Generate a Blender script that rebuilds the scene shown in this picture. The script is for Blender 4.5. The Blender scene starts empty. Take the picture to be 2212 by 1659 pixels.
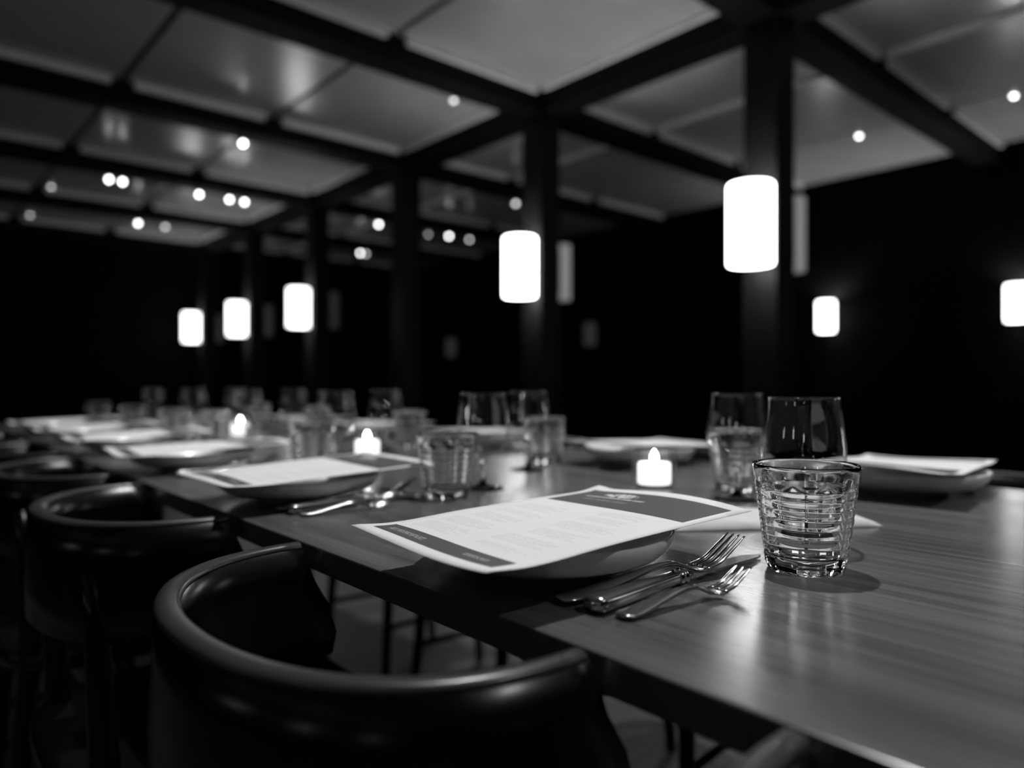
import bpy, bmesh, math, random
from math import sin, cos, pi, radians, sqrt, exp
from mathutils import Vector, Matrix

random.seed(7)
scene = bpy.context.scene
COL = scene.collection

# ------------------------------------------------------------------ camera
CAM_Z = 0.909
cam_d = bpy.data.cameras.new('camera')
cam_d.sensor_width = 36.0
cam_d.lens = 36.0 * 1555.0 / 2212.0
cam_d.clip_start = 0.02
cam_d.dof.use_dof = True
cam_d.dof.focus_distance = 0.60
cam_d.dof.aperture_fstop = 2.45
cam_d.dof.aperture_blades = 0
cam = bpy.data.objects.new('camera', cam_d)
cam.location = (0, 0, CAM_Z)
cam.rotation_euler = (radians(90), 0, radians(-41.2))
COL.objects.link(cam)
scene.camera = cam

# ------------------------------------------------------------------ world and exposure
w = bpy.data.worlds.new('night_room')
w.use_nodes = True
w.node_tree.nodes['Background'].inputs[0].default_value = (0.5, 0.5, 0.5, 1)
w.node_tree.nodes['Background'].inputs[1].default_value = 0.0
scene.world = w
scene.view_settings.view_transform = 'Standard'
scene.view_settings.look = 'None'
scene.view_settings.gamma = 1.0
scene.view_settings.use_curve_mapping = False
scene.view_settings.exposure = 0.0
scene.cycles.max_bounces = 14
scene.cycles.transmission_bounces = 12
scene.cycles.transparent_max_bounces = 24
scene.cycles.glossy_bounces = 6
scene.cycles.diffuse_bounces = 4
scene.cycles.blur_glossy = 0.4
scene.cycles.sample_clamp_indirect = 6.0
scene.cycles.use_denoising = True

# light levels of the lamps the room has
TABLE_SPOT = 160.0
ROOM_SPOT = 140.0
BULB = 330.0
SCONCE = 10.0
WALL_SCONCE = 7.0
FLAME = 60.0

TOP = 0.75            # table top height
CEIL = CAM_Z + 2.05
BEAM = CAM_Z + 1.90

# ------------------------------------------------------------------ materials
def g(v):
    return (v, v, v, 1)

class NT:
    def __init__(s, name):
        s.m = bpy.data.materials.new(name)
        s.m.use_nodes = True
        s.t = s.m.node_tree
        s.b = s.t.nodes['Principled BSDF']
        s.out = s.t.nodes['Material Output']
    def n(s, typ, **kw):
        x = s.t.nodes.new(typ)
        for k, v in kw.items():
            setattr(x, k, v)
        return x
    def l(s, a, b):
        s.t.links.new(a, b)
    def math(s, op, a, b=None, clamp=False):
        x = s.n('ShaderNodeMath', operation=op)
        x.use_clamp = clamp
        for i, v in enumerate((a, b)):
            if v is None:
                continue
            if hasattr(v, 'links'):
                s.l(v, x.inputs[i])
            else:
                x.inputs[i].default_value = v
        return x.outputs[0]

def plain(name, base, rough=0.5, metallic=0.0, spec=0.5, coat=0.0, noise=0.0, nscale=8.0, stretch=(1, 1, 1), bump=0.0):
    k = NT(name)
    k.b.inputs['Base Color'].default_value = g(base)
    k.b.inputs['Roughness'].default_value = rough
    k.b.inputs['Metallic'].default_value = metallic
    k.b.inputs['Specular IOR Level'].default_value = spec
    k.b.inputs['Coat Weight'].default_value = coat
    k.b.inputs['Coat Roughness'].default_value = 0.12
    tc = k.n('ShaderNodeTexCoord'); mp = k.n('ShaderNodeMapping')
    mp.inputs['Scale'].default_value = stretch
    nz = k.n('ShaderNodeTexNoise'); nz.inputs['Scale'].default_value = nscale
    nz.inputs['Detail'].default_value = 5
    k.l(tc.outputs['Object'], mp.inputs[0]); k.l(mp.outputs[0], nz.inputs[0])
    cr = k.n('ShaderNodeValToRGB')
    cr.color_ramp.elements[0].position = 0.3; cr.color_ramp.elements[1].position = 0.7
    cr.color_ramp.elements[0].color = g(base * (1 - noise)); cr.color_ramp.elements[1].color = g(min(1, base * (1 + noise)))
    k.l(nz.outputs[0], cr.inputs[0]); k.l(cr.outputs[0], k.b.inputs['Base Color'])
    if bump:
        bp = k.n('ShaderNodeBump'); bp.inputs['Strength'].default_value = bump; bp.inputs['Distance'].default_value = 0.002
        k.l(nz.outputs[0], bp.inputs['Height']); k.l(bp.outputs[0], k.b.inputs['Normal'])
    return k.m

def emit(name, strength, base=0.9):
    k = NT(name)
    k.b.inputs['Base Color'].default_value = g(base)
    k.b.inputs['Roughness'].default_value = 0.5
    k.b.inputs['Emission Color'].default_value = g(1)
    k.b.inputs['Emission Strength'].default_value = strength
    return k.m

def table_wood():
    k = NT('table_wood')
    tc = k.n('ShaderNodeTexCoord')
    mp = k.n('ShaderNodeMapping'); mp.inputs['Scale'].default_value = (46, 1.7, 4)
    mp.inputs['Rotation'].default_value = (0, 0, radians(4))
    k.l(tc.outputs['Object'], mp.inputs[0])
    n1 = k.n('ShaderNodeTexNoise'); n1.inputs['Scale'].default_value = 1.0; n1.inputs['Detail'].default_value = 8
    n1.inputs['Roughness'].default_value = 0.62; n1.inputs['Distortion'].default_value = 1.2
    k.l(mp.outputs[0], n1.inputs[0])
    mp2 = k.n('ShaderNodeMapping'); mp2.inputs['Scale'].default_value = (5, 0.9, 2)
    k.l(tc.outputs['Object'], mp2.inputs[0])
    n2 = k.n('ShaderNodeTexNoise'); n2.inputs['Scale'].default_value = 1.6; n2.inputs['Detail'].default_value = 3
    k.l(mp2.outputs[0], n2.inputs[0])
    mx = k.math('ADD', k.math('MULTIPLY', n1.outputs[0], 0.68), k.math('MULTIPLY', n2.outputs[0], 0.32))
    cr = k.n('ShaderNodeValToRGB')
    e = cr.color_ramp.elements
    e[0].position = 0.36; e[0].color = g(0.055)
    e[1].position = 0.66; e[1].color = g(0.150)
    m = cr.color_ramp.elements.new(0.5); m.color = g(0.098)
    k.l(mx, cr.inputs[0]); k.l(cr.outputs[0], k.b.inputs['Base Color'])
    k.l(k.math('ADD', k.math('MULTIPLY', n2.outputs[0], 0.12), 0.17), k.b.inputs['Roughness'])
    k.b.inputs['Specular IOR Level'].default_value = 0.36
    bp = k.n('ShaderNodeBump'); bp.inputs['Strength'].default_value = 0.12; bp.inputs['Distance'].default_value = 0.001
    k.l(n1.outputs[0], bp.inputs['Height']); k.l(bp.outputs[0], k.b.inputs['Normal'])
    return k.m

def real_glass(name, rough=0.0):
    k = NT(name)
    k.b.inputs['Base Color'].default_value = g(0.985)
    k.b.inputs['Roughness'].default_value = rough
    k.b.inputs['IOR'].default_value = 1.5
    k.b.inputs['Transmission Weight'].default_value = 1.0
    return k.m

def thin_glass(name):
    # thin blown wall: lets light straight through and mirrors by Fresnel
    k = NT(name)
    tr = k.n('ShaderNodeBsdfTransparent'); tr.inputs[0].default_value = g(0.97)
    gl = k.n('ShaderNodeBsdfGlossy'); gl.inputs['Roughness'].default_value = 0.02
    lw = k.n('ShaderNodeLayerWeight'); lw.inputs['Blend'].default_value = 0.5
    fr = k.math('ADD', 0.06, k.math('MULTIPLY', 0.9, k.math('POWER', lw.outputs['Facing'], 5.0)))
    mx = k.n('ShaderNodeMixShader')
    k.l(fr, mx.inputs[0]); k.l(tr.outputs[0], mx.inputs[1]); k.l(gl.outputs[0], mx.inputs[2])
    k.l(mx.outputs[0], k.out.inputs[0])
    return k.m

def menu_paper():
    k = NT('printed_menu_paper')
    uv = k.n('ShaderNodeUVMap'); uv.uv_map = 'UVMap'
    sp = k.n('ShaderNodeSeparateXYZ'); k.l(uv.outputs[0], sp.inputs[0])
    u, v = sp.outputs[0], sp.outputs[1]
    def box(u0, u1, v0, v1):
        a = k.math('MULTIPLY', k.math('GREATER_THAN', u, u0), k.math('LESS_THAN', u, u1))
        b = k.math('MULTIPLY', k.math('GREATER_THAN', v, v0), k.math('LESS_THAN', v, v1))
        return k.math('MULTIPLY', a, b)
    def lines(n, thick, su, thresh):
        # rows of small print: n rows over the sheet, broken up into word-like dashes
        row = k.math('MULTIPLY', v, n)
        fr = k.math('FRACT', row); fl = k.math('FLOOR', row)
        on = k.math('LESS_THAN', fr, thick)
        cx = k.n('ShaderNodeCombineXYZ')
        k.l(k.math('MULTIPLY', u, su), cx.inputs[0]); k.l(k.math('MULTIPLY', fl, 7.31), cx.inputs[1])
        nz = k.n('ShaderNodeTexNoise'); nz.inputs['Scale'].default_value = 1.0; nz.inputs['Detail'].default_value = 2
        k.l(cx.outputs[0], nz.inputs[0])
        wn = k.n('ShaderNodeTexWhiteNoise', noise_dimensions='1D'); k.l(fl, wn.inputs['W'])
        return k.math('MULTIPLY', on, k.math('GREATER_THAN', nz.outputs[0], thresh)), wn.outputs['Value']
    def block(v0, v1, u0, umax, tl, rnd, vary):
        # one paragraph with ragged line ends
        end = k.math('SUBTRACT', umax, k.math('MULTIPLY', rnd, vary))
        a = k.math('MULTIPLY', k.math('GREATER_THAN', u, u0), k.math('LESS_THAN', u, end))
        b = k.math('MULTIPLY', k.math('GREATER_THAN', v, v0), k.math('LESS_THAN', v, v1))
        return k.math('MULTIPLY', k.math('MULTIPLY', a, b), tl)
    tl, rnd = lines(96, 0.45, 110, 0.42)
    ink = None
    paras = [(.17, .21, .55, .86, .1), (.235, .31, .53, .9, .16), (.345, .41, .56, .88, .12), (.44, .52, .54, .9, .14), (.55, .60, .55, .86, .12), (.62, .67, .55, .82, .1),
             (.16, .24, .1, .43, .1), (.26, .33, .1, .45, .14), (.36, .43, .12, .42, .1), (.46, .51, .1, .44, .12), (.54, .62, .1, .42, .16)]
    for (a, b, u0, u1, vy) in paras:
        p = block(a, b, u0, u1, tl, rnd, vy)
        ink = p if ink is None else k.math('MAXIMUM', ink, p)
    head = box(0.055, 0.95, 0.71, 0.945)
    foot = box(0.06, 0.93, 0.05, 0.125)
    # emblem: a cluster of light blots, with a line of lettering and a fainter line beneath it
    eu = k.math('DIVIDE', k.math('SUBTRACT', u, 0.34), 0.115); ev = k.math('DIVIDE', k.math('SUBTRACT', v, 0.885), 0.030)
    er = k.math('ADD', k.math('MULTIPLY', eu, eu), k.math('MULTIPLY', ev, ev))
    nz = k.n('ShaderNodeTexNoise'); nz.inputs['Scale'].default_value = 38; k.l(uv.outputs[0], nz.inputs[0])
    emb = k.math('MULTIPLY', k.math('LESS_THAN', er, 1.0), k.math('GREATER_THAN', nz.outputs[0], 0.46))
    tl2, _ = lines(36, 0.5, 60, 0.40)
    let = k.math('MULTIPLY', box(0.15, 0.56, 0.828, 0.848), tl2)
    tl3, _ = lines(110, 0.5, 120, 0.45)
    let2 = k.math('MULTIPLY', k.math('MULTIPLY', box(0.2, 0.5, 0.79, 0.806), tl3), 0.35)
    let3 = k.math('MULTIPLY', k.math('MULTIPLY', k.math('MAXIMUM', box(0.12, 0.4, 0.075, 0.095), box(0.68, 0.84, 0.078, 0.095)), tl3), 0.5)
    dark = k.math('MAXIMUM', head, foot)
    light = k.math('MAXIMUM', k.math('MAXIMUM', k.math('MULTIPLY', emb, 0.8), k.math('MULTIPLY', let, 0.55)), k.math('MAXIMUM', let2, let3))
    cov = k.math('MULTIPLY', dark, k.math('SUBTRACT', 1.0, light))
    cov = k.math('MAXIMUM', cov, k.math('MULTIPLY', ink, 0.17))
    cr = k.n('ShaderNodeMix', data_type='RGBA')
    cr.inputs['A'].default_value = g(0.82); cr.inputs['B'].default_value = g(0.075)
    k.l(cov, cr.inputs['Factor']); k.l(cr.outputs['Result'], k.b.inputs['Base Color'])
    k.b.inputs['Roughness'].default_value = 0.6
    k.b.inputs['Specular IOR Level'].default_value = 0.3
    return k.m

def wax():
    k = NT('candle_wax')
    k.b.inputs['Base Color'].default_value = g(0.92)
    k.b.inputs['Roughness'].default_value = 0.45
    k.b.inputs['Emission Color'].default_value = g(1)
    k.b.inputs['Emission Strength'].default_value = 1.6  # flame light shining through the wax, put in as emission
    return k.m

M = dict(
    table=table_wood(),
    table_leg=plain('dark_table_base', 0.012, 0.45),
    chair=plain('black_lacquered_wood', 0.002, 0.26, noise=0.3, nscale=6, stretch=(1, 1, 6), spec=0.35),
    rail=plain('dark_bentwood_lit_top', 0.034, 0.30, noise=0.25, nscale=14, stretch=(1, 1, 8)),  # paler than the panel: light on the rail's top put into the colour
    steel=plain('polished_steel', 0.50, 0.17, metallic=1.0, noise=0.04, nscale=30),
    plate=plain('stoneware_glaze', 0.80, 0.30, noise=0.10, nscale=10, coat=0.15),
    paper=menu_paper(),
    glass=real_glass('pressed_glass'),
    blown=thin_glass('blown_thin_glass'),
    stem=real_glass('stem_glass'),
    napkin=plain('white_napkin_cloth', 0.66, 0.85, noise=0.05, nscale=60, bump=0.15),
    wax=wax(),
    flame=emit('flame', FLAME),
    wick=plain('charred_wick', 0.01, 0.9),
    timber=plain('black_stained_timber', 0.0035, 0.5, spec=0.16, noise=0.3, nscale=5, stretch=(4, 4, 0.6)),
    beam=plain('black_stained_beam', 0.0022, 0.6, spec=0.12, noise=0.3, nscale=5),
    panel=plain('glossy_ceiling_panel', 0.46, 0.23, noise=0.06, nscale=3, spec=1.0),
    trim=plain('pale_ceiling_trim', 0.88, 0.5, noise=0.05, nscale=6),
    void=plain('ceiling_backing', 0.012, 0.7),
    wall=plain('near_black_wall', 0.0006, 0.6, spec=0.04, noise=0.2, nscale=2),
    floor=plain('dark_floor', 0.05, 0.5, noise=0.35, nscale=3, stretch=(1, 8, 1)),
    shade=emit('lit_lamp_shade', SCONCE),
    wshade=emit('lit_wall_lamp_shade', WALL_SCONCE),
    dshade=emit('faint_wall_lamp_shade', 0.018, 0.08),
    fshade=emit('lit_far_lamp_shade', 4.5),
    bshade=emit('dim_back_lamp_shade', 0.16, 0.15),
    bshade2=emit('faint_back_lamp_shade', 0.012, 0.05),
    metal=plain('black_metal', 0.02, 0.4, metallic=0.6),
    bulb=emit('lamp_bulb', BULB),
    wbulb=emit('wall_lamp_bulb', BULB * 1.9),
    lens=emit('spot_lens', 11.0),
    lens_dim=emit('dim_spot_lens', 3.0),
    lens_dl=emit('downlight_lens', 9.0),
)

# ------------------------------------------------------------------ mesh helpers
def mesh_from(name, verts, faces, smooth=False):
    me = bpy.data.meshes.new(name)
    me.from_pydata([tuple(v) for v in verts], [], faces)
    bm = bmesh.new(); bm.from_mesh(me)
    bmesh.ops.recalc_face_normals(bm, faces=bm.faces)
    bm.to_mesh(me); bm.free()
    if smooth:
        me.polygons.foreach_set('use_smooth', [True] * len(me.polygons))
    me.update()
    return me

def obj(name, me, mat, parent=None, loc=None, rot=None):
    o = bpy.data.objects.new(name, me)
    if mat is not None and me is not None and not me.materials:
        me.materials.append(mat)
    COL.objects.link(o)
    if parent is not None:
        o.parent = parent
    if loc is not None:
        o.location = loc
    if rot is not None:
        o.rotation_euler = rot
    return o

def tag(o, label, cat, group=None):
    o['label'] = label; o['category'] = cat
    if group:
        o['group'] = group
    return o

def thing(name, label, cat, loc=(0, 0, 0), rz=0.0, group=None):
    o = bpy.data.objects.new(name, None)
    o.empty_display_size = 0.05
    COL.objects.link(o)
    o.location = loc; o.rotation_euler = (0, 0, rz)
    return tag(o, label, cat, group)

def struct(o):
    o['kind'] = 'structure'
    return o

def dup(root, loc, rz, label, parent=None):
    r = root.copy(); COL.objects.link(r)
    r.location = loc; r.rotation_euler = (0, 0, rz); r['label'] = label
    for ch in list(root.children):
        c_ = ch.copy(); COL.objects.link(c_); c_.parent = r
        for gch in list(ch.children):
            d = gch.copy(); COL.objects.link(d); d.parent = c_
    return r

def box_me(name, sx, sy, sz, bev=0.0, seg=2, center=(0, 0, 0)):
    bm = bmesh.new()
    bmesh.ops.create_cube(bm, size=1.0)
    bmesh.ops.scale(bm, vec=(sx, sy, sz), verts=bm.verts)
    if bev:
        bmesh.ops.bevel(bm, geom=list(bm.edges), offset=bev, segments=seg, profile=0.5, affect='EDGES')
    bmesh.ops.translate(bm, vec=center, verts=bm.verts)
    me = bpy.data.meshes.new(name); bm.to_mesh(me); bm.free()
    return me

def slab(name, x0, x1, y0, y1, z0, z1, mat, parent=None, bev=0.0):
    me = box_me(name, x1 - x0, y1 - y0, z1 - z0, bev)
    return obj(name, me, mat, parent, ((x0 + x1) / 2, (y0 + y1) / 2, (z0 + z1) / 2))

def lathe(name, prof, n=48, smooth=True, closed=False):
    """revolve (r, z) pairs about z; r == 0 makes a pole; closed joins the last pair to the first"""
    verts, rings, faces = [], [], []
    for (r, z) in prof:
        if r < 1e-6:
            rings.append([len(verts)]); verts.append((0, 0, z))
        else:
            rings.append(list(range(len(verts), len(verts) + n)))
            verts += [(r * cos(2 * pi * i / n), r * sin(2 * pi * i / n), z) for i in range(n)]
    pairs = list(zip(rings[:-1], rings[1:]))
    if closed:
        pairs.append((rings[-1], rings[0]))
    for a, b in pairs:
        for i in range(n):
            j = (i + 1) % n
            if len(a) == 1 and len(b) == 1:
                continue
            if len(a) == 1:
                faces.append((a[0], b[i], b[j]))
            elif len(b) == 1:
                faces.append((a[i], a[j], b[0]))
            else:
                faces.append((a[i], a[j], b[j], b[i]))
    return mesh_from(name, verts, faces, smooth)

def loft(name, stations, k=10, power=2.6):
    """stations: (x, y, z, width, thickness) along +x; super-elliptic sections, closed ends"""
    verts, faces = [], []
    for (x, y, z, wd, th) in stations:
        for i in range(k):
            a = 2 * pi * i / k
            cy, cz = cos(a), sin(a)
            cy = math.copysign(abs(cy) ** (2 / power), cy); cz = math.copysign(abs(cz) ** (2 / power), cz)
            verts.append((x, y + cy * wd / 2, z + cz * th / 2))
    m = len(stations)
    for s_ in range(m - 1):
        for i in range(k):
            j = (i + 1) % k
            faces.append((s_ * k + i, s_ * k + j, (s_ + 1) * k + j, (s_ + 1) * k + i))
    faces.append(tuple(range(k))[::-1]); faces.append(tuple(range((m - 1) * k, m * k)))
    return mesh_from(name, verts, faces, True)

def tube(name, pts, radii, k=12):
    verts, faces = [], []
    pts = [Vector(p) for p in pts]
    for i, p in enumerate(pts):
        t = (pts[min(i + 1, len(pts) - 1)] - pts[max(i - 1, 0)]).normalized()
        up = Vector((0, 0, 1)) if abs(t.z) < 0.9 else Vector((1, 0, 0))
        a = t.cross(up).normalized(); b = a.cross(t).normalized()
        for j in range(k):
            an = 2 * pi * j / k
            verts.append(p + (a * cos(an) + b * sin(an)) * radii[i])
    for s_ in range(len(pts) - 1):
        for i in range(k):
            j = (i + 1) % k
            faces.append((s_ * k + i, s_ * k + j, (s_ + 1) * k + j, (s_ + 1) * k + i))
    faces.append(tuple(range(k))); faces.append(tuple(range((len(pts) - 1) * k, len(pts) * k)))
    return mesh_from(name, verts, faces, True)

# ------------------------------------------------------------------ room shell
X0, X1, Y0, Y1 = -4.2, 7.2, -4.4, 11.4
struct(slab('floor', X0, X1, Y0, Y1, -0.1, 0.0, M['floor']))
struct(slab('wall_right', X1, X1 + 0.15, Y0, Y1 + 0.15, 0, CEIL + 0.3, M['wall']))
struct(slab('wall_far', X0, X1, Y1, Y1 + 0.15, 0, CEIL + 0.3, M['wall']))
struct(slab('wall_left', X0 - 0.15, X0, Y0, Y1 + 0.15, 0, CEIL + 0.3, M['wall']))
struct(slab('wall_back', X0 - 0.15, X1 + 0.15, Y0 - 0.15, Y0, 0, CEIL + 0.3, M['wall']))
ceiling = struct(slab('ceiling', X0, X1, Y0, Y1, CEIL + 0.03, CEIL + 0.3, M['void']))
CZ = ceiling.location.copy()

def in_ceiling(name, x0, x1, y0, y1, z0, z1, mat, bev=0.0):
    o = slab(name, x0, x1, y0, y1, z0, z1, mat, ceiling, bev)
    o.location = o.location - CZ
    return o

COLX = 3.55
PITCH = 1.76
COLY = [1.98 + PITCH * i for i in range(-3, 6)]
BW = 0.10
for y in COLY:
    in_ceiling('cross_beam', X0, X1, y - BW, y + BW, BEAM, CEIL + 0.05, M['beam'])
in_ceiling('long_beam', COLX - BW, COLX + BW, Y0, Y1, BEAM - 0.004, CEIL + 0.05, M['beam'])
SEAMS = [(-3.5, -2.35), (-2.31, -1.16), (-1.12, 0.02), (0.06, 1.20), (1.24, 2.25), (2.29, 3.44), (3.66, 4.69), (4.73, 5.90), (5.94, 7.18)]
bays = list(zip(COLY[:-1], COLY[1:]))
for (xa, xb) in SEAMS:
    for (ya, yb) in bays:
        in_ceiling('ceiling_panel', xa, xb, ya + BW + 0.005, yb - BW - 0.005, CEIL, CEIL + 0.035, M['panel'], 0.003)
        if xa > 0 and ya > 0:
            ty = yb - BW - 0.012
            in_ceiling('trim_strip', xa + 0.05, xb - 0.05, ty - 0.030, ty, CEIL - 0.045, CEIL + 0.002, M['trim'], 0.004)
            if xb in (3.44, 4.69):
                in_ceiling('trim_strip', xb - 0.034, xb - 0.006, ya + BW + 0.06, ty - 0.05, CEIL - 0.034, CEIL + 0.002, M['trim'], 0.004)

# ------------------------------------------------------------------ columns and lanterns
col_names = ['behind the camera, second from the view', 'just outside the right of the view', 'with the largest bright lantern, nearest in view',
             'with the second largest lantern, mid picture', 'third in the row, without a lit lantern',
             'fourth in the row', 'fifth in the row', 'sixth in the row, farthest away']
col_me = box_me('column', 0.19, 0.19, BEAM, 0.006, center=(0, 0, BEAM / 2))
for y, nm in zip(COLY[1:], col_names):
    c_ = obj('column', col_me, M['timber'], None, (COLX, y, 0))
    tag(c_, 'black square timber column ' + nm, 'column', 'row of timber columns')

def shade_me(name, r, h):
    # open-ended glass sleeve with rounded lips
    t_ = 0.006
    return lathe(name, [(r - t_, 0.002), (r - 0.003, 0), (r - 0.0006, 0.004), (r, 0.014), (r, h - 0.014), (r - 0.0006, h - 0.004), (r - 0.003, h), (r - t_, h - 0.002)], 40, True, True)
bulb_me = lathe('bulb', [(0, -0.028), (0.014, -0.0242), (0.0242, -0.014), (0.028, 0), (0.0242, 0.014), (0.014, 0.0242), (0, 0.028)], 20)
big_shade = shade_me('lantern_shade', 0.112, 0.405)
small_shade = shade_me('wall_shade', 0.082, 0.30)
holder_rod = lathe('bulb_holder', [(0, -0.20), (0.006, -0.20), (0.006, -0.05), (0.012, -0.05), (0.012, -0.026), (0, -0.026)], 12)
cross_big = box_me('cross_bar', 0.214, 0.008, 0.006)
cross_small = box_me('cross_bar', 0.156, 0.008, 0.006)
arm_me = box_me('bracket', 0.05, 0.045, 0.34, 0.004)
plate_me = box_me('back_plate', 0.008, 0.09, 0.38, 0.003)

def lantern(x, y, z, toward, label, group, small=False, mat=None):
    """toward: -1 hangs on the -x face, +1 on the +x face"""
    t = thing('wall_lantern', label, 'lamp', (x, y, z), 0, group)
    r = 0.082 if small else 0.112
    h = 0.30 if small else 0.405
    me = small_shade if small else big_shade
    s_ = bpy.data.objects.new('lamp_shade', me); COL.objects.link(s_); s_.parent = t
    m = mat or (M['wshade'] if small else M['shade'])
    if not me.materials:
        me.materials.append(m)
    s_.material_slots[0].link = 'OBJECT'; s_.material_slots[0].material = m
    b = obj('bracket', arm_me, M['metal'], t, (-toward * (r + 0.016), 0, h * 0.5))
    p = obj('back_plate', plate_me, M['metal'], t, (-toward * (r + 0.042), 0, h * 0.5))
    if small:
        b.scale = (1, 1, 0.75); p.scale = (1, 1, 0.75)
    if mat is not M['dshade']:
        bl = bpy.data.objects.new('bulb', bulb_me); COL.objects.link(bl); bl.parent = t
        if not bulb_me.materials:
            bulb_me.materials.append(M['bulb'])
        bl.location = (0, 0, h * (0.80 if small else 0.74))
        bl.material_slots[0].link = 'OBJECT'; bl.material_slots[0].material = M['wbulb'] if small else M['bulb']
        obj('bulb_holder', holder_rod, M['metal'], t, (0, 0, h * (0.80 if small else 0.74)))
        obj('cross_bar', cross_small if small else cross_big, M['metal'], t, (0, 0, 0.02))
    return t

slim_me = shade_me('slim_shade', 0.058, 0.40)
slim_plate = box_me('slim_plate', 0.008, 0.07, 0.3, 0.002)
def slim_lantern(x, y, z, label):
    t = thing('wall_lantern', label, 'lamp', (x, y, z), 0, 'lanterns on the column backs')
    sh = bpy.data.objects.new('lamp_shade', slim_me); COL.objects.link(sh); sh.parent = t
    if not slim_me.materials:
        slim_me.materials.append(M['bshade'])
    sh.material_slots[0].link = 'OBJECT'; sh.material_slots[0].material = M['bshade'] if y < 5 else M['bshade2']
    obj('back_plate', slim_plate, M['metal'], t, (-0.064, 0, 0.2))

LZ = 1.515
OFF = 0.225
OFFB = 0.165
nm = {0: 'on the column behind the camera', 1: 'on the column just right of the view', 2: 'largest and brightest, on the right-hand column', 3: 'second largest, on the middle column',
      5: 'on the fourth column, right of the three far lanterns', 6: 'on the fifth column, middle of the three far lanterns', 7: 'on the last column, leftmost of the three far lanterns'}
for i, y in enumerate(COLY[1:]):
    if i == 4:
        continue
    lantern(COLX - OFF, y - 0.025, LZ, -1, 'glowing white cylinder lantern ' + nm[i], 'lanterns on the column fronts', False, M['fshade'] if (i > 4 or i < 2) else None)
    if i in (2, 3, 5, 6, 7):
        slim_lantern(COLX + OFFB, y - 0.055, LZ, 'dim slim lantern on the back of the column ' + {2: 'with the largest lantern', 3: 'mid picture', 5: 'fourth along', 6: 'fifth along', 7: 'sixth along'}[i])
WX = X1 - 0.135
lantern(WX, 1.73, 1.43, -1, 'small white wall lantern cut by the right picture edge', 'lanterns on the right wall', True)
lantern(WX, 3.33, 1.43, -1, 'small white wall lantern right of the nearest column', 'lanterns on the right wall', True)
lantern(WX, 6.50, 1.42, -1, 'faint wall lantern between the two large lanterns', 'lanterns on the right wall', True, M['dshade'])
lantern(WX, 9.6, 1.36, -1, 'very faint wall lantern left of the middle column', 'lanterns on the right wall', True, M['dshade'])
# the same lanterns go on along the left wall, out of view
for yy in (-2.2, 0.4, 3.0):
    lantern(X0 + 0.135, yy, 1.5, 1, 'white wall lantern on the left wall outside the view at %s' % {-2.2: 'the back', 0.4: 'the middle', 3.0: 'the front'}[yy], 'lanterns on the left wall', True)

# ------------------------------------------------------------------ ceiling spotlights
house_me = lathe('housing', [(0, 0.06), (0.026, 0.06), (0.034, 0.045), (0.036, -0.045), (0.031, -0.045), (0.030, -0.038), (0, -0.038)], 24)
lens_me = lathe('spot_lens', [(0, -0.046), (0.010, -0.0445), (0.0175, -0.041), (0.0185, -0.0385), (0, -0.0385)], 24)
stem_me = lathe('stem', [(0, 0.0), (0.008, 0.0), (0.008, 0.06), (0, 0.06)], 12)
canopy_me = lathe('canopy', [(0, 0.05), (0.03, 0.05), (0.03, 0.062), (0, 0.062)], 20)
aim_at = Vector((0.6, 1.0, 0.8))
def spotlight(x, y, label, dim=False):
    z = BEAM - 0.062
    t = thing('track_spotlight', label, 'spotlight', (x, y, z), 0, 'spotlights under the beams')
    d = (aim_at - Vector((x, y, z))).normalized()
    q = d.to_track_quat('-Z', 'Y')
    hs = obj('housing', house_me, M['metal'], t)
    hs.rotation_mode = 'QUATERNION'; hs.rotation_quaternion = q; hs.location = d * 0.02
    ls = bpy.data.objects.new('lens', lens_me); COL.objects.link(ls); ls.parent = t
    if not lens_me.materials:
        lens_me.materials.append(M['lens'])
    ls.rotation_mode = 'QUATERNION'; ls.rotation_quaternion = q; ls.location = d * 0.02
    ls.material_slots[0].link = 'OBJECT'; ls.material_slots[0].material = M['lens_dim'] if dim else M['lens']
    obj('stem', stem_me, M['metal'], t); obj('canopy', canopy_me, M['metal'], t)

for (x, yi, lb, dm) in [
    (2.07, 4, 'bright spotlight under the second beam from the top left, alone on its beam', False),
    (1.53, 5, 'bright spotlight leftmost of five under the third beam', False),
    (1.64, 5, 'bright spotlight touching the leftmost one under the third beam', False),
    (2.31, 5, 'bright spotlight third of five under the third beam', False),
    (2.60, 5, 'bright spotlight fourth of five under the third beam', False),
    (2.75, 5, 'bright spotlight rightmost of five under the third beam', False),
    (2.20, 6, 'bright spotlight at left under the fourth beam', False),
    (2.49, 6, 'dimmer spotlight right beside the bright one under the fourth beam', True),
    (4.30, 5, 'bright spotlight just left of the dark third column', False),
    (5.05, 6, 'bright spotlight low between the third and fourth columns', False),
    (5.14, 6, 'dimmer spotlight touching the bright one between the third and fourth columns', True),
    (5.30, 5, 'bright spotlight left of the middle lantern', False),
    (5.62, 5, 'dimmer spotlight nearest the middle lantern, left of it', True),
    (4.85, 4, 'spotlight just above the middle lantern', True)]:
    spotlight(x, COLY[yi + 1] - 0.02, lb, dm)

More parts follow.
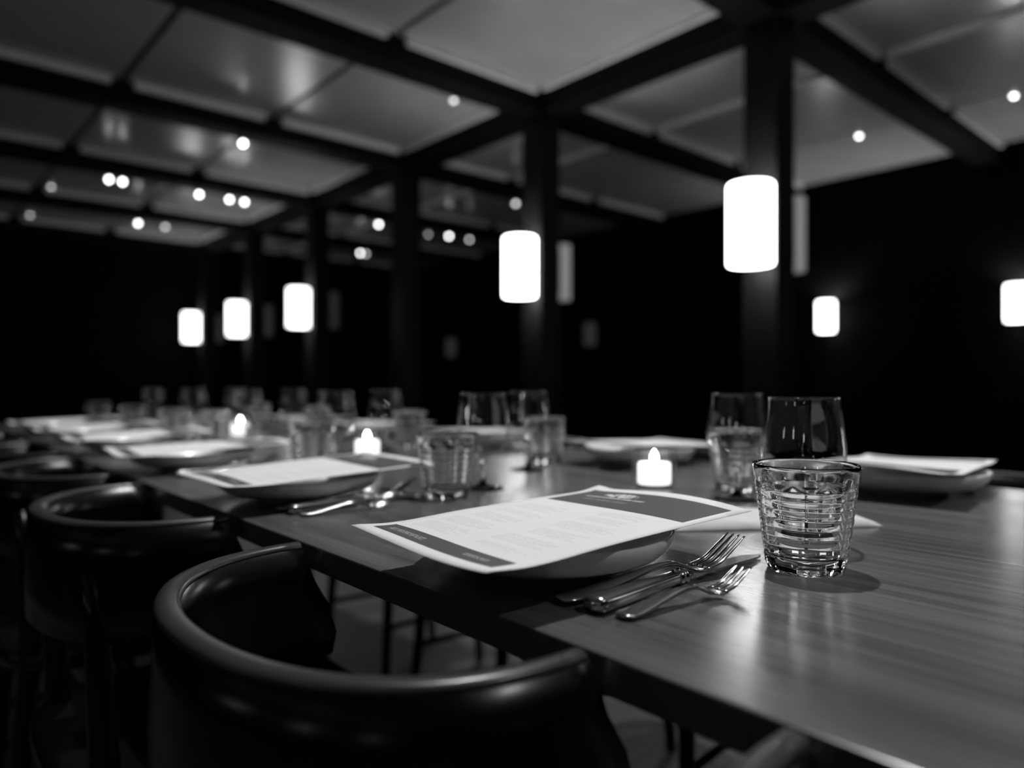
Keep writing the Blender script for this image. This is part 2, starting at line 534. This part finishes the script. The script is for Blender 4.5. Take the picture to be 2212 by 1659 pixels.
ring2_me = lathe('trim_ring', [(0.022, 0.0), (0.040, 0.0), (0.038, -0.005), (0.022, -0.006)], 28, True, True)
dome_me = lathe('dome', [(0, -0.020), (0.010, -0.018), (0.016, -0.012), (0.019, -0.002), (0.019, 0.0), (0, 0.0)], 24)
def downlight(x, y, label, dim=False):
    t = thing('ceiling_downlight', label, 'downlight', (x, y, CEIL), 0, 'downlights in the ceiling')
    obj('trim_ring', ring2_me, M['metal'], t); 
    ls = bpy.data.objects.new('lens', dome_me); COL.objects.link(ls); ls.parent = t
    if not dome_me.materials:
        dome_me.materials.append(M['lens_dl'])
    ls.material_slots[0].link = 'OBJECT'; ls.material_slots[0].material = M['lens_dim'] if dim else M['lens_dl']
    return t
downlight(3.10, 4.18, 'small round ceiling downlight above and left of the beam crossing', True)
downlight(6.06, 2.58, 'small round ceiling downlight right of the nearest column')
downlight(6.04, 1.497, 'small round ceiling downlight near the right picture edge')
downlight(1.32, 8.757, 'small round ceiling downlight upper of two at the left picture edge', True)
downlight(1.35, 10.4, 'small round ceiling downlight lower of two at the left picture edge', True)
downlight(5.617, 8.154, 'small faint ceiling downlight left of the middle lantern', True)

def table_spot(x, y, power, label):
    t = thing('ceiling_downlight', label, 'downlight', (x, y, CEIL), 0, 'downlights over the table')
    obj('trim_ring', ring2_me, M['metal'], t)
    ld = bpy.data.lights.new('downlight_lamp', 'SPOT')
    ld.energy = power; ld.spot_size = radians(96); ld.spot_blend = 0.9; ld.shadow_soft_size = 0.03
    lo = bpy.data.objects.new('downlight_lamp', ld); COL.objects.link(lo); lo.parent = t; lo.location = (0, 0, -0.03)
table_spot(1.05, 0.78, TABLE_SPOT, 'recessed downlight over the front of the table, above the view')
table_spot(0.95, 2.75, TABLE_SPOT * 0.75, 'recessed downlight over the far end of the table, above the view')

table_spot(1.05, -1.25, ROOM_SPOT, 'recessed downlight over the end of the table behind the camera')

# ------------------------------------------------------------------ table
TX0, TX1, TY0, TY1 = 0.319, 1.29, -0.9, 3.42
table = thing('dining_table', 'long dark wooden dining table laid for a dinner', 'table', ((TX0 + TX1) / 2, (TY0 + TY1) / 2, 0))
tl_ = table.location.copy()
def tpart(name, x0, x1, y0, y1, z0, z1, mat, bev):
    o = slab(name, x0, x1, y0, y1, z0, z1, mat, table, bev); o.location = o.location - tl_
    return o
tpart('tabletop', TX0, TX1, TY0, TY1, TOP - 0.024, TOP, M['table'], 0.0016)
tpart('apron', TX0 + 0.33, TX1 - 0.33, TY0 + 0.3, TY1 - 0.3, TOP - 0.075, TOP - 0.024, M['table_leg'], 0.003)
for y in (TY0 + 0.45, 1.79, TY1 - 0.32):
    tpart('pedestal_post', 0.765, 0.845, y - 0.04, y + 0.04, 0.03, TOP - 0.07, M['table_leg'], 0.004)
    tpart('pedestal_foot', 0.575, 1.035, y - 0.05, y + 0.05, 0.0, 0.04, M['table_leg'], 0.008)

# ------------------------------------------------------------------ chairs
def chair_proto():
    """origin on the floor under the middle of the open side of the back; the back curves towards -x"""
    t = thing('dining_chair', 'x', 'chair', (0, 0, 0), 0, 'curved-back chairs along the table')
    N = 44
    # top rail: rounded section swept round a U
    sec = [(-0.0090, -0.0006), (-0.0090, 0.0010), (-0.0076, 0.0032), (-0.0045, 0.0046), (0.000, 0.0050), (0.0045, 0.0046), (0.0076, 0.0032), (0.0090, 0.0010), (0.0090, -0.0006)]
    verts, faces = [], []
    def upath(tt, ex=0.161, ey=0.188):
        # tt from -1 to 1; straight horns, then a rounded back
        a = tt * pi / 2
        return Vector((-ex * (cos(a) ** 0.82 if cos(a) > 0 else 0.0), ey * math.copysign(abs(sin(a)) ** 0.92, a), 0))
    RT = 0.750
    P = [upath(-1 + 2 * i / N) for i in range(N + 1)]
    K = len(sec)
    for i, p in enumerate(P):
        tn = (P[min(i + 1, N)] - P[max(i - 1, 0)]).normalized()
        nr = Vector((tn.y, -tn.x, 0))           # points inwards or outwards consistently
        if nr.dot(Vector((0.02, 0, 0)) - p) > 0:
            nr = -nr                             # outwards
        e = abs(-1 + 2 * i / N)
        wide = 1.0 - 0.22 * max(0, (e - 0.6) / 0.4)
        for (a, b) in sec:
            q = p - nr * (a * wide)
            verts.append((q.x, q.y, RT + b))
    for i in range(N):
        for j in range(K):
            k2 = (j + 1) % K
            faces.append((i * K + j, i * K + k2, (i + 1) * K + k2, (i + 1) * K + j))
    faces.append(tuple(range(K))); faces.append(tuple(range(N * K, (N + 1) * K)))
    obj('top_rail', mesh_from('top_rail', verts, faces, True), M['rail'], t)
    # bent back panel under the rail, its front ends sloping forward
    verts, faces = [], []
    rows = [(0.7494, 0.0), (0.715, 0.006), (0.69, 0.012), (0.66, 0.016), (0.622, 0.014)]
    for i in range(N + 1):
        tt = -1 + 2 * i / N
        p = P[i]
        tn = (P[min(i + 1, N)] - P[max(i - 1, 0)]).normalized()
        nr = Vector((tn.y, -tn.x, 0))
        if nr.dot(Vector((0.02, 0, 0)) - p) > 0:
            nr = -nr
        e = max(0, (abs(tt) - 0.8) / 0.2)
        for (z, fw) in rows:
            for th in (0.0088, -0.0088):
                q = p + nr * (th + fw * 0.25) + Vector((fw * 2.4 * e, 0, 0))
                verts.append((q.x, q.y, z + (0.018 * e if z < 0.63 else 0)))
    R2 = len(rows) * 2
    for i in range(N):
        a, b = i * R2, (i + 1) * R2
        for r in range(len(rows) - 1):
            o_ = r * 2
            faces.append((a + o_, b + o_, b + o_ + 2, a + o_ + 2))
            faces.append((a + o_ + 1, a + o_ + 3, b + o_ + 3, b + o_ + 1))
        faces.append((a, a + 1, b + 1, b)); faces.append((a + R2 - 2, b + R2 - 2, b + R2 - 1, a + R2 - 1))
    for i in (0, N):
        a = i * R2
        for r in range(len(rows) - 1):
            o_ = r * 2
            faces.append((a + o_, a + o_ + 1, a + o_ + 3, a + o_ + 2))
    obj('back_panel', mesh_from('back_panel', verts, faces, True), M['chair'], t)
    # seat
    sv = []
    n = 40
    def seat_r(a):
        return 0.205 * (abs(cos(a)) ** 3.2 + abs(sin(a)) ** 3.2) ** (-1 / 3.2)
    prof = [(0.0, 0.455), (0.55, 0.452), (0.9, 0.462), (0.985, 0.462), (1.0, 0.452), (0.985, 0.436), (0.9, 0.432), (0.0, 0.432)]
    verts, faces, rings = [], [], []
    for (f_, z) in prof:
        if f_ == 0:
            rings.append([len(verts)]); verts.append((0.04, 0, z))
        else:
            rings.append(list(range(len(verts), len(verts) + n)))
            for i in range(n):
                a = 2 * pi * i / n
                verts.append((0.04 + f_ * seat_r(a) * cos(a), f_ * seat_r(a) * sin(a), z))
    for A, B in zip(rings[:-1], rings[1:]):
        for i in range(n):
            j = (i + 1) % n
            if len(A) == 1: faces.append((A[0], B[i], B[j]))
            elif len(B) == 1: faces.append((A[i], A[j], B[0]))
            else: faces.append((A[i], A[j], B[j], B[i]))
    obj('seat', mesh_from('seat', verts, faces, True), M['chair'], t)
    for s_ in (-1, 1):
        obj('leg', tube('rear_leg', [(-0.155, s_ * 0.135, 0), (-0.135, s_ * 0.14, 0.25), (-0.118, s_ * 0.143, 0.46), (-0.126, s_ * 0.140, 0.64), (-0.132, s_ * 0.139, 0.70)], [0.013, 0.016, 0.017, 0.013, 0.010]), M['chair'], t)
        obj('leg', tube('front_leg', [(0.235, s_ * 0.185, 0), (0.215, s_ * 0.172, 0.25), (0.200, s_ * 0.162, 0.44)], [0.012, 0.015, 0.017]), M['chair'], t)
        obj('stretcher', tube('side_stretcher', [(-0.139, s_ * 0.139, 0.2), (0.218, s_ * 0.174, 0.2)], [0.009, 0.009], 8), M['chair'], t)
    obj('stretcher', tube('cross_stretcher', [(0.04, -0.155, 0.2), (0.04, 0.155, 0.2)], [0.008, 0.008], 8), M['chair'], t)
    return t
chair = chair_proto()
CX = TX0 - 0.013
near_chairs = [(-0.030, 'black curved-back chair cut by the bottom edge, nearest the camera at right'), (0.478, 'black curved-back chair in the foreground with its whole rounded rail in view'),
               (1.045, 'black curved-back chair second along, behind the foreground chair'), (1.57, 'black curved-back chair third along at the left edge'),
               (2.08, 'black curved-back chair fourth along, cut by the left edge'), (2.58, 'black curved-back chair fifth along, faint at the left edge')]
for i, (y, lb) in enumerate(near_chairs):
    if i == 0:
        chair.location = (CX, y, 0); chair['label'] = lb
    else:
        dup(chair, (CX, y, 0), radians(random.uniform(-0.5, 0.5)) if i > 1 else 0, lb)
for y, lb in [(0.42, 'opposite the foreground place setting'), (0.95, 'on the far side, second from the right'), (1.47, 'on the far side, third from the right'), (1.98, 'on the far side, fourth from the right')]:
    dup(chair, (TX1 + 0.03, y, 0), pi, 'black curved-back chair ' + lb)

# ------------------------------------------------------------------ tableware meshes
def tumbler_me():
    H, RB, RT = 0.090, 0.0325, 0.0440
    nf, rows, nt, nz = 10, 8, 120, 96
    verts, faces = [], []
    def Rz(z):
        return RB + (RT - RB) * (z / H)
    rings = []
    z_pat0, z_pat1 = 0.007, 0.070
    for iz in range(nz + 1):
        z = H * iz / nz
        ring = []
        for it in range(nt):
            a = 2 * pi * it / nt
            loc = (a % (2 * pi / nf)) - pi / nf
            poly = cos(pi / nf) / cos(loc)
            blend = 1.0 if z < z_pat1 else max(0.0, 1 - (z - z_pat1) / 0.006)
            r = Rz(z) * (1 + (poly * 1.012 - 1) * blend * 0.75)
            if z_pat0 < z < z_pat1:
                fz = (z - z_pat0) / (z_pat1 - z_pat0) * rows
                k_ = fz - math.floor(fz)
                r += 0.0007 * (sin(pi * k_) ** 0.7) - 0.0004
                edge = min(loc + pi / nf, pi / nf - loc) / (pi / nf)
                r -= 0.0007 * exp(-(edge / 0.10) ** 2)
            if z <= z_pat0:
                lobe = 0.5 + 0.5 * cos(a * 2 * nf)
                r *= 0.955 + 0.045 * (z / z_pat0)
                r -= 0.0006 * lobe * (1 - z / z_pat0)
            zz = z
            if iz == 0:
                zz = 0.0
            if z > H - 0.0012:
                r -= 0.0004
            ring.append(len(verts)); verts.append((r * cos(a), r * sin(a), zz))
        rings.append(ring)
    # rounded lip and smooth inside, thick bottom
    inner = [(RT - 0.0007, H + 0.0006), (RT - 0.0016, H + 0.0005), (RT - 0.0023, H - 0.0006)]
    for j in range(1, 25):
        z = H - 0.001 - (H - 0.015) * j / 24
        inner.append((Rz(z) - 0.0026 - 0.0012 * (1 - z / H), z))
    inner += [(0.0245, 0.0118), (0.0180, 0.0096), (0.0090, 0.0088)]
    for (r, z) in inner:
        rings.append(list(range(len(verts), len(verts) + nt)))
        verts += [(r * cos(2 * pi * i / nt), r * sin(2 * pi * i / nt), z) for i in range(nt)]
    for A, B in zip(rings[:-1], rings[1:]):
        for i in range(nt):
            j = (i + 1) % nt
            faces.append((A[i], A[j], B[j], B[i]))
    ci = len(verts); verts.append((0, 0, 0.0086))
    L = rings[-1]
    for i in range(nt):
        faces.append((L[i], L[(i + 1) % nt], ci))
    # slightly hollow underside
    und = [(0.024, 0.0), (0.020, 0.0014), (0.010, 0.0018)]
    prev = rings[0]
    for (r, z) in und:
        cur = list(range(len(verts), len(verts) + nt))
        verts += [(r * cos(2 * pi * i / nt), r * sin(2 * pi * i / nt), z) for i in range(nt)]
        for i in range(nt):
            j = (i + 1) % nt
            faces.append((prev[i], cur[i], cur[j], prev[j]))
        prev = cur
    ci = len(verts); verts.append((0, 0, 0.0019))
    for i in range(nt):
        faces.append((prev[i], ci, prev[(i + 1) % nt]))
    return mesh_from('tumbler', verts, faces, True)

TUMBLER = tumbler_me()
def bowl_profile():
    out = [(0.0, 0.048), (0.010, 0.0488), (0.020, 0.0525), (0.030, 0.0605), (0.0365, 0.071), (0.0398, 0.083), (0.0400, 0.093), (0.0388, 0.108), (0.0366, 0.125), (0.0340, 0.1452)]
    # smooth by interpolation
    res = []
    for i in range(len(out) - 1):
        p0 = out[max(i - 1, 0)]; p1 = out[i]; p2 = out[i + 1]; p3 = out[min(i + 2, len(out) - 1)]
        for k_ in range(4):
            t = k_ / 4
            res.append(tuple(0.5 * (2 * p1[d] + (p2[d] - p0[d]) * t + (2 * p0[d] - 5 * p1[d] + 4 * p2[d] - p3[d]) * t * t + (-p0[d] + 3 * p1[d] - 3 * p2[d] + p3[d]) * t ** 3) for d in (0, 1)))
    res.append(out[-1])
    res[0] = (0.0, 0.048)
    return res
BP = bowl_profile()
inner = [(max(r - 0.0012, 0.0), z + 0.0012 * (1 if r < 0.02 else 0.3)) for (r, z) in BP][::-1]
BOWL = lathe('wine_bowl', BP + [(0.0337, 0.1459), (0.0331, 0.1459)] + inner[1:], 64)
STEM = lathe('wine_stem', [(0, 0.0), (0.0315, 0.0), (0.0328, 0.0009), (0.0320, 0.0019), (0.020, 0.0034), (0.009, 0.0060), (0.0052, 0.0110), (0.0042, 0.020), (0.0042, 0.034), (0.0058, 0.043), (0.0090, 0.0474), (0, 0.0474)], 48)
PLATE = lathe('plate', [(r_ * 1.10, z_ * 0.965) for (r_, z_) in [(0, 0.0085), (0.042, 0.0086), (0.058, 0.0100), (0.072, 0.0138), (0.084, 0.0195), (0.0920, 0.0260), (0.0965, 0.0318), (0.0985, 0.0346), (0.1000, 0.0352), (0.1012, 0.0342), (0.1008, 0.0300),
                        (0.0978, 0.0225), (0.0910, 0.0155), (0.0800, 0.0098), (0.0660, 0.0062), (0.054, 0.0050), (0.050, 0.0), (0.045, 0.0), (0.043, 0.0040), (0, 0.0040)]], 96)
HOLDER = lathe('glass_holder', [(0, 0.0), (0.031, 0.0), (0.0335, 0.002), (0.0345, 0.056), (0.0340, 0.057), (0.0328, 0.056), (0.0318, 0.007), (0.030, 0.0062), (0, 0.0062)], 48)
WAX = lathe('wax', [(0, 0.007), (0.0240, 0.007), (0.0248, 0.009), (0.0248, 0.036), (0.0238, 0.0385), (0.020, 0.0375), (0, 0.036)], 40)
WICK = lathe('wick', [(0, 0.035), (0.0009, 0.035), (0.0007, 0.044), (0, 0.0445)], 8)
FLAMEM = lathe('flame', [(0, 0.0400), (0.0030, 0.0415), (0.0052, 0.0450), (0.0052, 0.0480), (0.0036, 0.0525), (0.0016, 0.0560), (0, 0.0585)], 16)

def menu_me(name, seed, curl=1.0):
    rnd = random.Random(seed)
    nu, nv = 24, 36
    verts, faces, uvs = [], [], []
    ph = rnd.uniform(-1, 1)
    for j in range(nv + 1):
        v = j / nv
        for i in range(nu + 1):
            u = i / nu
            x = (v - 0.5) * 0.294
            y = (0.5 - u) * 0.188
            z = 0.0 + 0.008 * v
            z += 0.0060 * sin(pi * u) * v * v * curl                    # arch of the far edge
            sag = exp(-((v - 0.2) / 0.12) ** 2)
            z -= 0.0012 * sag * abs(2 * u - 1) ** 2 * curl
            z += 0.0030 * exp(-(v / 0.07) ** 2) * abs(2 * u - 1) ** 2 * curl  # lifted near corners
            z += 0.0035 * exp(-((1 - v) / 0.06) ** 2) * exp(-(u / 0.07) ** 2) * curl
            z += 0.0012 * sin(5 * u + 3 * v + ph)
            if seed:
                z += 0.004 * ph * (u - 0.5) * (v - 0.4)
            verts.append((x, y, z)); uvs.append((u, v))
    for j in range(nv):
        for i in range(nu):
            a = j * (nu + 1) + i
            faces.append((a, a + 1, a + nu + 2, a + nu + 1))
    n0 = len(verts)
    verts += [(x, y, z - 0.0003) for (x, y, z) in verts]
    uvs += uvs[:n0]
    faces += [tuple(q + n0 for q in f)[::-1] for f in list(faces)]
    bd = [i for i in range(nu + 1)] + [j * (nu + 1) + nu for j in range(1, nv + 1)] + [nv * (nu + 1) + i for i in range(nu - 1, -1, -1)] + [j * (nu + 1) for j in range(nv - 1, 0, -1)]
    for a, b in zip(bd, bd[1:] + bd[:1]):
        faces.append((a, b, b + n0, a + n0))
    me = bpy.data.meshes.new(name); me.from_pydata(verts, [], faces)
    ul = me.uv_layers.new(name='UVMap')
    for lp in me.loops:
        ul.data[lp.index].uv = uvs[lp.vertex_index]
    me.polygons.foreach_set('use_smooth', [True] * len(me.polygons))
    bm = bmesh.new(); bm.from_mesh(me); bmesh.ops.recalc_face_normals(bm, faces=bm.faces); bm.to_mesh(me); bm.free()
    me.update()
    return me

# ------------------------------------------------------------------ cutlery prototypes (local +x runs from the handle end to the tip)
def interp(keys, n):
    """smooth curve through the keys (first entry is the station, the rest are values)"""
    m = len(keys)
    sl = []
    for i in range(m):
        p, q = keys[max(i - 1, 0)], keys[min(i + 1, m - 1)]
        sl.append([(q[d] - p[d]) / (q[0] - p[0]) for d in range(len(p))])
    out = []
    for i in range(n + 1):
        x = keys[0][0] + (keys[-1][0] - keys[0][0]) * i / n
        for j in range(m - 1):
            k0, k1 = keys[j], keys[j + 1]
            if k0[0] <= x <= k1[0] + 1e-9:
                hh = k1[0] - k0[0]; t = (x - k0[0]) / hh
                vals = []
                for d in range(1, len(k0)):
                    v_ = (2 * t ** 3 - 3 * t * t + 1) * k0[d] + (t ** 3 - 2 * t * t + t) * hh * sl[j][d] + (-2 * t ** 3 + 3 * t * t) * k1[d] + (t ** 3 - t * t) * hh * sl[j + 1][d]
                    lo, hi = min(k0[d], k1[d]), max(k0[d], k1[d])
                    vals.append(min(max(v_, lo), hi) if d > 1 else v_)
                out.append((x,) + tuple(vals))
                break
    return out

def fork_proto(name, label, L, keys, root, tips, ntine, wroot, group):
    t = thing(name, label, 'fork', (0, 0, 0), 0, group)
    st = [(x, 0, z, wd, th) for (x, z, wd, th) in interp(keys, 46)]
    obj('handle', loft('fork_handle', st, 14, 2.8), M['steel'], t)
    gap = wroot / ntine
    for i in range(ntine):
        y = -wroot / 2 + gap * (i + 0.5)
        ks = [(root[0] - 0.003, root[1], gap * 0.82, 0.0022), (root[0] + (tips[0] - root[0]) * 0.3, root[1] + (tips[1] - root[1]) * 0.16, gap * 0.62, 0.0021),
              (root[0] + (tips[0] - root[0]) * 0.7, root[1] + (tips[1] - root[1]) * 0.62, gap * 0.55, 0.0019), (tips[0], tips[1], gap * 0.30, 0.0011)]
        sts = [(x, y, z, wd, th) for (x, z, wd, th) in interp(ks, 14)]
        obj('tine', loft('tine', sts, 8, 2.6), M['steel'], t)
    return t

fork = fork_proto('dinner_fork', 'x', 0.2,
    [(0.0, 0.0045, 0.010, 0.0024), (0.004, 0.0045, 0.0185, 0.0030), (0.02, 0.0050, 0.0205, 0.0030), (0.06, 0.0095, 0.0135, 0.0034), (0.10, 0.0150, 0.0080, 0.0040), (0.118, 0.0155, 0.0070, 0.0040),
     (0.133, 0.0110, 0.0095, 0.0032), (0.141, 0.0085, 0.0190, 0.0024), (0.148, 0.0080, 0.0235, 0.0022), (0.152, 0.0085, 0.0238, 0.0020)],
    (0.152, 0.0085), (0.198, 0.0300), 4, 0.0238, 'dinner forks')
small_fork = fork_proto('dessert_fork', 'x', 0.145,
    [(0.0, 0.0030, 0.008, 0.0022), (0.004, 0.0030, 0.0165, 0.0028), (0.016, 0.0032, 0.0180, 0.0028), (0.045, 0.0075, 0.0115, 0.0032), (0.070, 0.0108, 0.0072, 0.0036), (0.084, 0.0100, 0.0066, 0.0036),
     (0.096, 0.0052, 0.0100, 0.0028), (0.102, 0.0040, 0.0170, 0.0022), (0.108, 0.0040, 0.0188, 0.0020), (0.111, 0.0046, 0.0188, 0.0018)],
    (0.111, 0.0046), (0.143, 0.0180), 3, 0.0188, 'small forks')
def knife_proto():
    t = thing('dinner_knife', 'x', 'knife', (0, 0, 0), 0, 'dinner knives')
    st = [(x, 0, z, wd, th) for (x, z, wd, th) in interp([(0.0, 0.0062, 0.010, 0.006), (0.003, 0.0062, 0.0185, 0.0115), (0.012, 0.0062, 0.0195, 0.0122), (0.05, 0.0062, 0.0165, 0.0115), (0.090, 0.0064, 0.0125, 0.0100), (0.103, 0.0064, 0.0120, 0.0098)], 40)]
    obj('handle', loft('knife_handle', st, 18, 3.2), M['steel'], t)
    st = [(x, 0, z, wd, th) for (x, z, wd, th) in interp([(0.102, 0.0064, 0.0130, 0.0110), (0.105, 0.0064, 0.0160, 0.0128), (0.108, 0.0064, 0.0135, 0.0110), (0.111, 0.0064, 0.0165, 0.0128), (0.115, 0.0062, 0.0120, 0.0090), (0.122, 0.0056, 0.0085, 0.0060)], 30)]
    obj('bolster', loft('bolster', st, 14, 2.2), M['steel'], t)
    verts, faces = [], []
    xs = [0.116 + (0.236 - 0.116) * i / 30 for i in range(31)]
    for x in xs:
        f_ = (x - 0.116) / 0.12
        wd = 0.0085 + 0.0085 * min(1, f_ * 2.2) if f_ < 0.8 else 0.017 * sqrt(max(0, 1 - ((f_ - 0.8) / 0.205) ** 2))
        back = 0.006 if f_ < 0.8 else 0.006 - 0.004 * ((f_ - 0.8) / 0.2) ** 2
        z = 0.0054 - 0.0030 * f_
        for (y, dz) in ((back, 0.0012), (back, -0.0012), (back - wd, 0.0)):
            verts.append((x, -y, z + dz))
    for i in range(30):
        for j in range(3):
            k_ = (j + 1) % 3
            faces.append((i * 3 + j, i * 3 + k_, (i + 1) * 3 + k_, (i + 1) * 3 + j))
    faces.append((0, 1, 2)); faces.append((90, 91, 92))
    obj('blade', mesh_from('blade', verts, faces, False), M['steel'], t)
    return t
knife = knife_proto()
fork.scale = (0.945, 1, 1); small_fork.scale = (0.91, 1, 1)

# ------------------------------------------------------------------ laying the table
near_y = [0.440, 0.940, 1.405, 1.860, 2.270, 2.700]
near_nm = ['at the sharp foreground place', 'at the second place along the near side', 'at the third place along the near side', 'at the fourth place along the near side',
           'at the fifth place along the near side', 'at the last place along the near side']
far_y = [0.425, 0.925, 1.43, 1.93, 2.42]
far_nm = ['on the far side at the right edge of the table', 'on the far side behind the nearest candle', 'on the far side, third from the right, hidden by glasses',
          'on the far side, fourth from the right', 'on the far side, last at the left']

def wine_glass(x, y, label):
    t = thing('wine_glass', label, 'wine glass', (x, y, TOP), random.uniform(0, 6), 'wine glasses on the table')
    obj('bowl', BOWL, M['blown'], t); obj('stem', STEM, M['stem'], t)
def tumbler(x, y, rz, label):
    o = obj('tumbler', TUMBLER, M['glass'], None, (x, y, TOP), (0, 0, rz))
    tag(o, label, 'tumbler', 'pressed glass tumblers')

first = True
for i, (y, n_) in enumerate(zip(near_y, near_nm)):
    px = 0.447 + (0.0 if i < 2 else random.uniform(-0.004, 0.012))
    o = obj('plate', PLATE, M['plate'], None, (px - 0.004, y + 0.020, TOP)); tag(o, 'shallow round stoneware plate under the menu ' + n_, 'plate', 'plates')
    drop = 0.0378
    o = obj('menu', menu_me('menu_sheet', i, 1.0 if i == 0 else 0.7), M['paper'], None, (px - 0.010 + (0 if i == 0 else 0.010), y, TOP + drop), (0, 0, radians(-2.5) if i == 0 else radians(random.uniform(-4, 4))))
    tag(o, 'white printed menu sheet with dark header band ' + n_, 'menu', 'printed menus')
    fx, fy, kx, ky, sx_, sy_ = 0.366, 0.367, 0.368, 0.338, 0.374, 0.3175
    dy = y - near_y[0]
    for proto, x, yy, a, nm_, z_ in ((fork, fx, fy, -9.0, 'steel four-tined dinner fork ', 0.0), (knife, kx, ky, 2.2, 'steel dinner knife with thick handle ', 0.0), (small_fork, sx_, sy_, -7.2, 'small three-tined steel fork ', 0.0)):
        jx = 0.004 * (i % 3)
        if i == 0:
            proto.location = (x, yy, TOP + z_); proto.rotation_euler = (0, 0, radians(a)); proto['label'] = nm_ + n_
        else:
            dup(proto, (x + jx, yy + dy, TOP + z_), radians(a), nm_ + n_)
for i, (y, n_) in enumerate(zip(far_y, far_nm)):
    o = obj('plate', PLATE, M['plate'], None, (1.150, y, TOP)); tag(o, 'shallow round stoneware plate ' + n_, 'plate', 'plates')
    o = obj('menu', menu_me('menu_sheet', 20 + i, 0.8), M['paper'], None, (1.145, y - 0.005, TOP + 0.0372), (0, 0, pi + radians([7, -9, 3, -4, 2][i])))
    tag(o, 'white printed menu sheet ' + n_, 'menu', 'printed menus')

tumbler(0.599, 0.300, radians(13), 'clear faceted glass tumbler sharp in the foreground')
wine_glass(0.688, 0.347, 'stemmed wine glass right behind the sharp foreground tumbler')
near_t = [(0.602, 0.826), (0.606, 1.262), (0.652, 1.930), (0.612, 2.120), (0.612, 2.55), (0.61, 3.05)]
near_w = [(0.690, 0.855), (0.692, 1.335), (0.690, 1.80), (0.690, 2.21), (0.692, 2.64)]
ordn = ['second', 'third', 'fourth', 'fifth', 'sixth', 'seventh']
for i, (x, y) in enumerate(near_t):
    tumbler(x, y, radians(17 * i + 5), 'clear faceted glass tumbler %s along the near side of the table' % ordn[i])
for i, (x, y) in enumerate(near_w):
    wine_glass(x, y, 'stemmed wine glass %s along the near side of the table' % ordn[i])
far_t = [(0.970, 0.594), (1.020, 1.063), (1.022, 1.565), (1.01, 2.06), (1.01, 2.52)]
far_w = [(0.888, 0.543), (0.902, 0.985), (0.900, 1.485), (0.900, 1.99), (0.905, 2.46)]
ford = ['nearest', 'second', 'third', 'fourth', 'last']
for i, (x, y) in enumerate(far_t):
    tumbler(x, y, radians(11 * i + 3), 'clear faceted glass tumbler %s along the far side of the table' % ford[i])
for i, (x, y) in enumerate(far_w):
    wine_glass(x, y, 'stemmed wine glass %s along the far side of the table' % ford[i])

for i, (x, y, lb) in enumerate([(0.890, 0.686, 'lit tea candle in a clear glass holder behind the foreground menu'), (0.780, 1.360, 'lit tea candle in a glass holder behind the second menu'),
                                (0.820, 2.190, 'lit tea candle in a glass holder farthest along the table')]):
    t = thing('candle', lb, 'candle', (x, y, TOP), 0, 'candles along the table')
    obj('glass_holder', HOLDER, M['blown'], t); obj('wax', WAX, M['wax'], t); obj('wick', WICK, M['wick'], t)
    obj('flame', FLAMEM, M['flame'], t)

# folded napkin behind the tumbler: a soft flat fold with a pointed end
def napkin():
    P0, P1, P2, P3 = Vector((0.640, 0.468)), Vector((0.838, 0.330)), Vector((0.868, 0.372)), Vector((0.790, 0.505))
    nu, nv = 26, 14
    cen = (P0 + P1 + P2 + P3) / 4
    verts, faces = [], []
    for k_ in (0, 1):
        for j in range(nv + 1):
            for i in range(nu + 1):
                u, v = i / nu, j / nv
                p = (P0 * (1 - u) + P1 * u) * (1 - v) + (P3 * (1 - u) + P2 * u) * v - cen
                e = min(u, 1 - u, v, 1 - v)
                h_ = 0.0085 * (1 - exp(-(e / 0.05))) + 0.0018 * sin(9 * u + 2) * e * 3 + 0.0015 * sin(12 * v + 5 * u) * e * 2 + 0.0012
                verts.append((p.x, p.y, h_ if k_ == 0 else 0.0002))
    n0 = (nu + 1) * (nv + 1)
    for j in range(nv):
        for i in range(nu):
            a = j * (nu + 1) + i
            faces.append((a, a + 1, a + nu + 2, a + nu + 1))
            faces.append((n0 + a, n0 + a + nu + 1, n0 + a + nu + 2, n0 + a + 1))
    bd = [i for i in range(nu + 1)] + [j * (nu + 1) + nu for j in range(1, nv + 1)] + [nv * (nu + 1) + i for i in range(nu - 1, -1, -1)] + [j * (nu + 1) for j in range(nv - 1, 0, -1)]
    for a, b in zip(bd, bd[1:] + bd[:1]):
        faces.append((a, b, b + n0, a + n0))
    o = obj('napkin', mesh_from('napkin', verts, faces, True), M['napkin'], None, (cen.x, cen.y, TOP))
    tag(o, 'white folded napkin lying flat behind the foreground tumbler', 'napkin')
napkin()
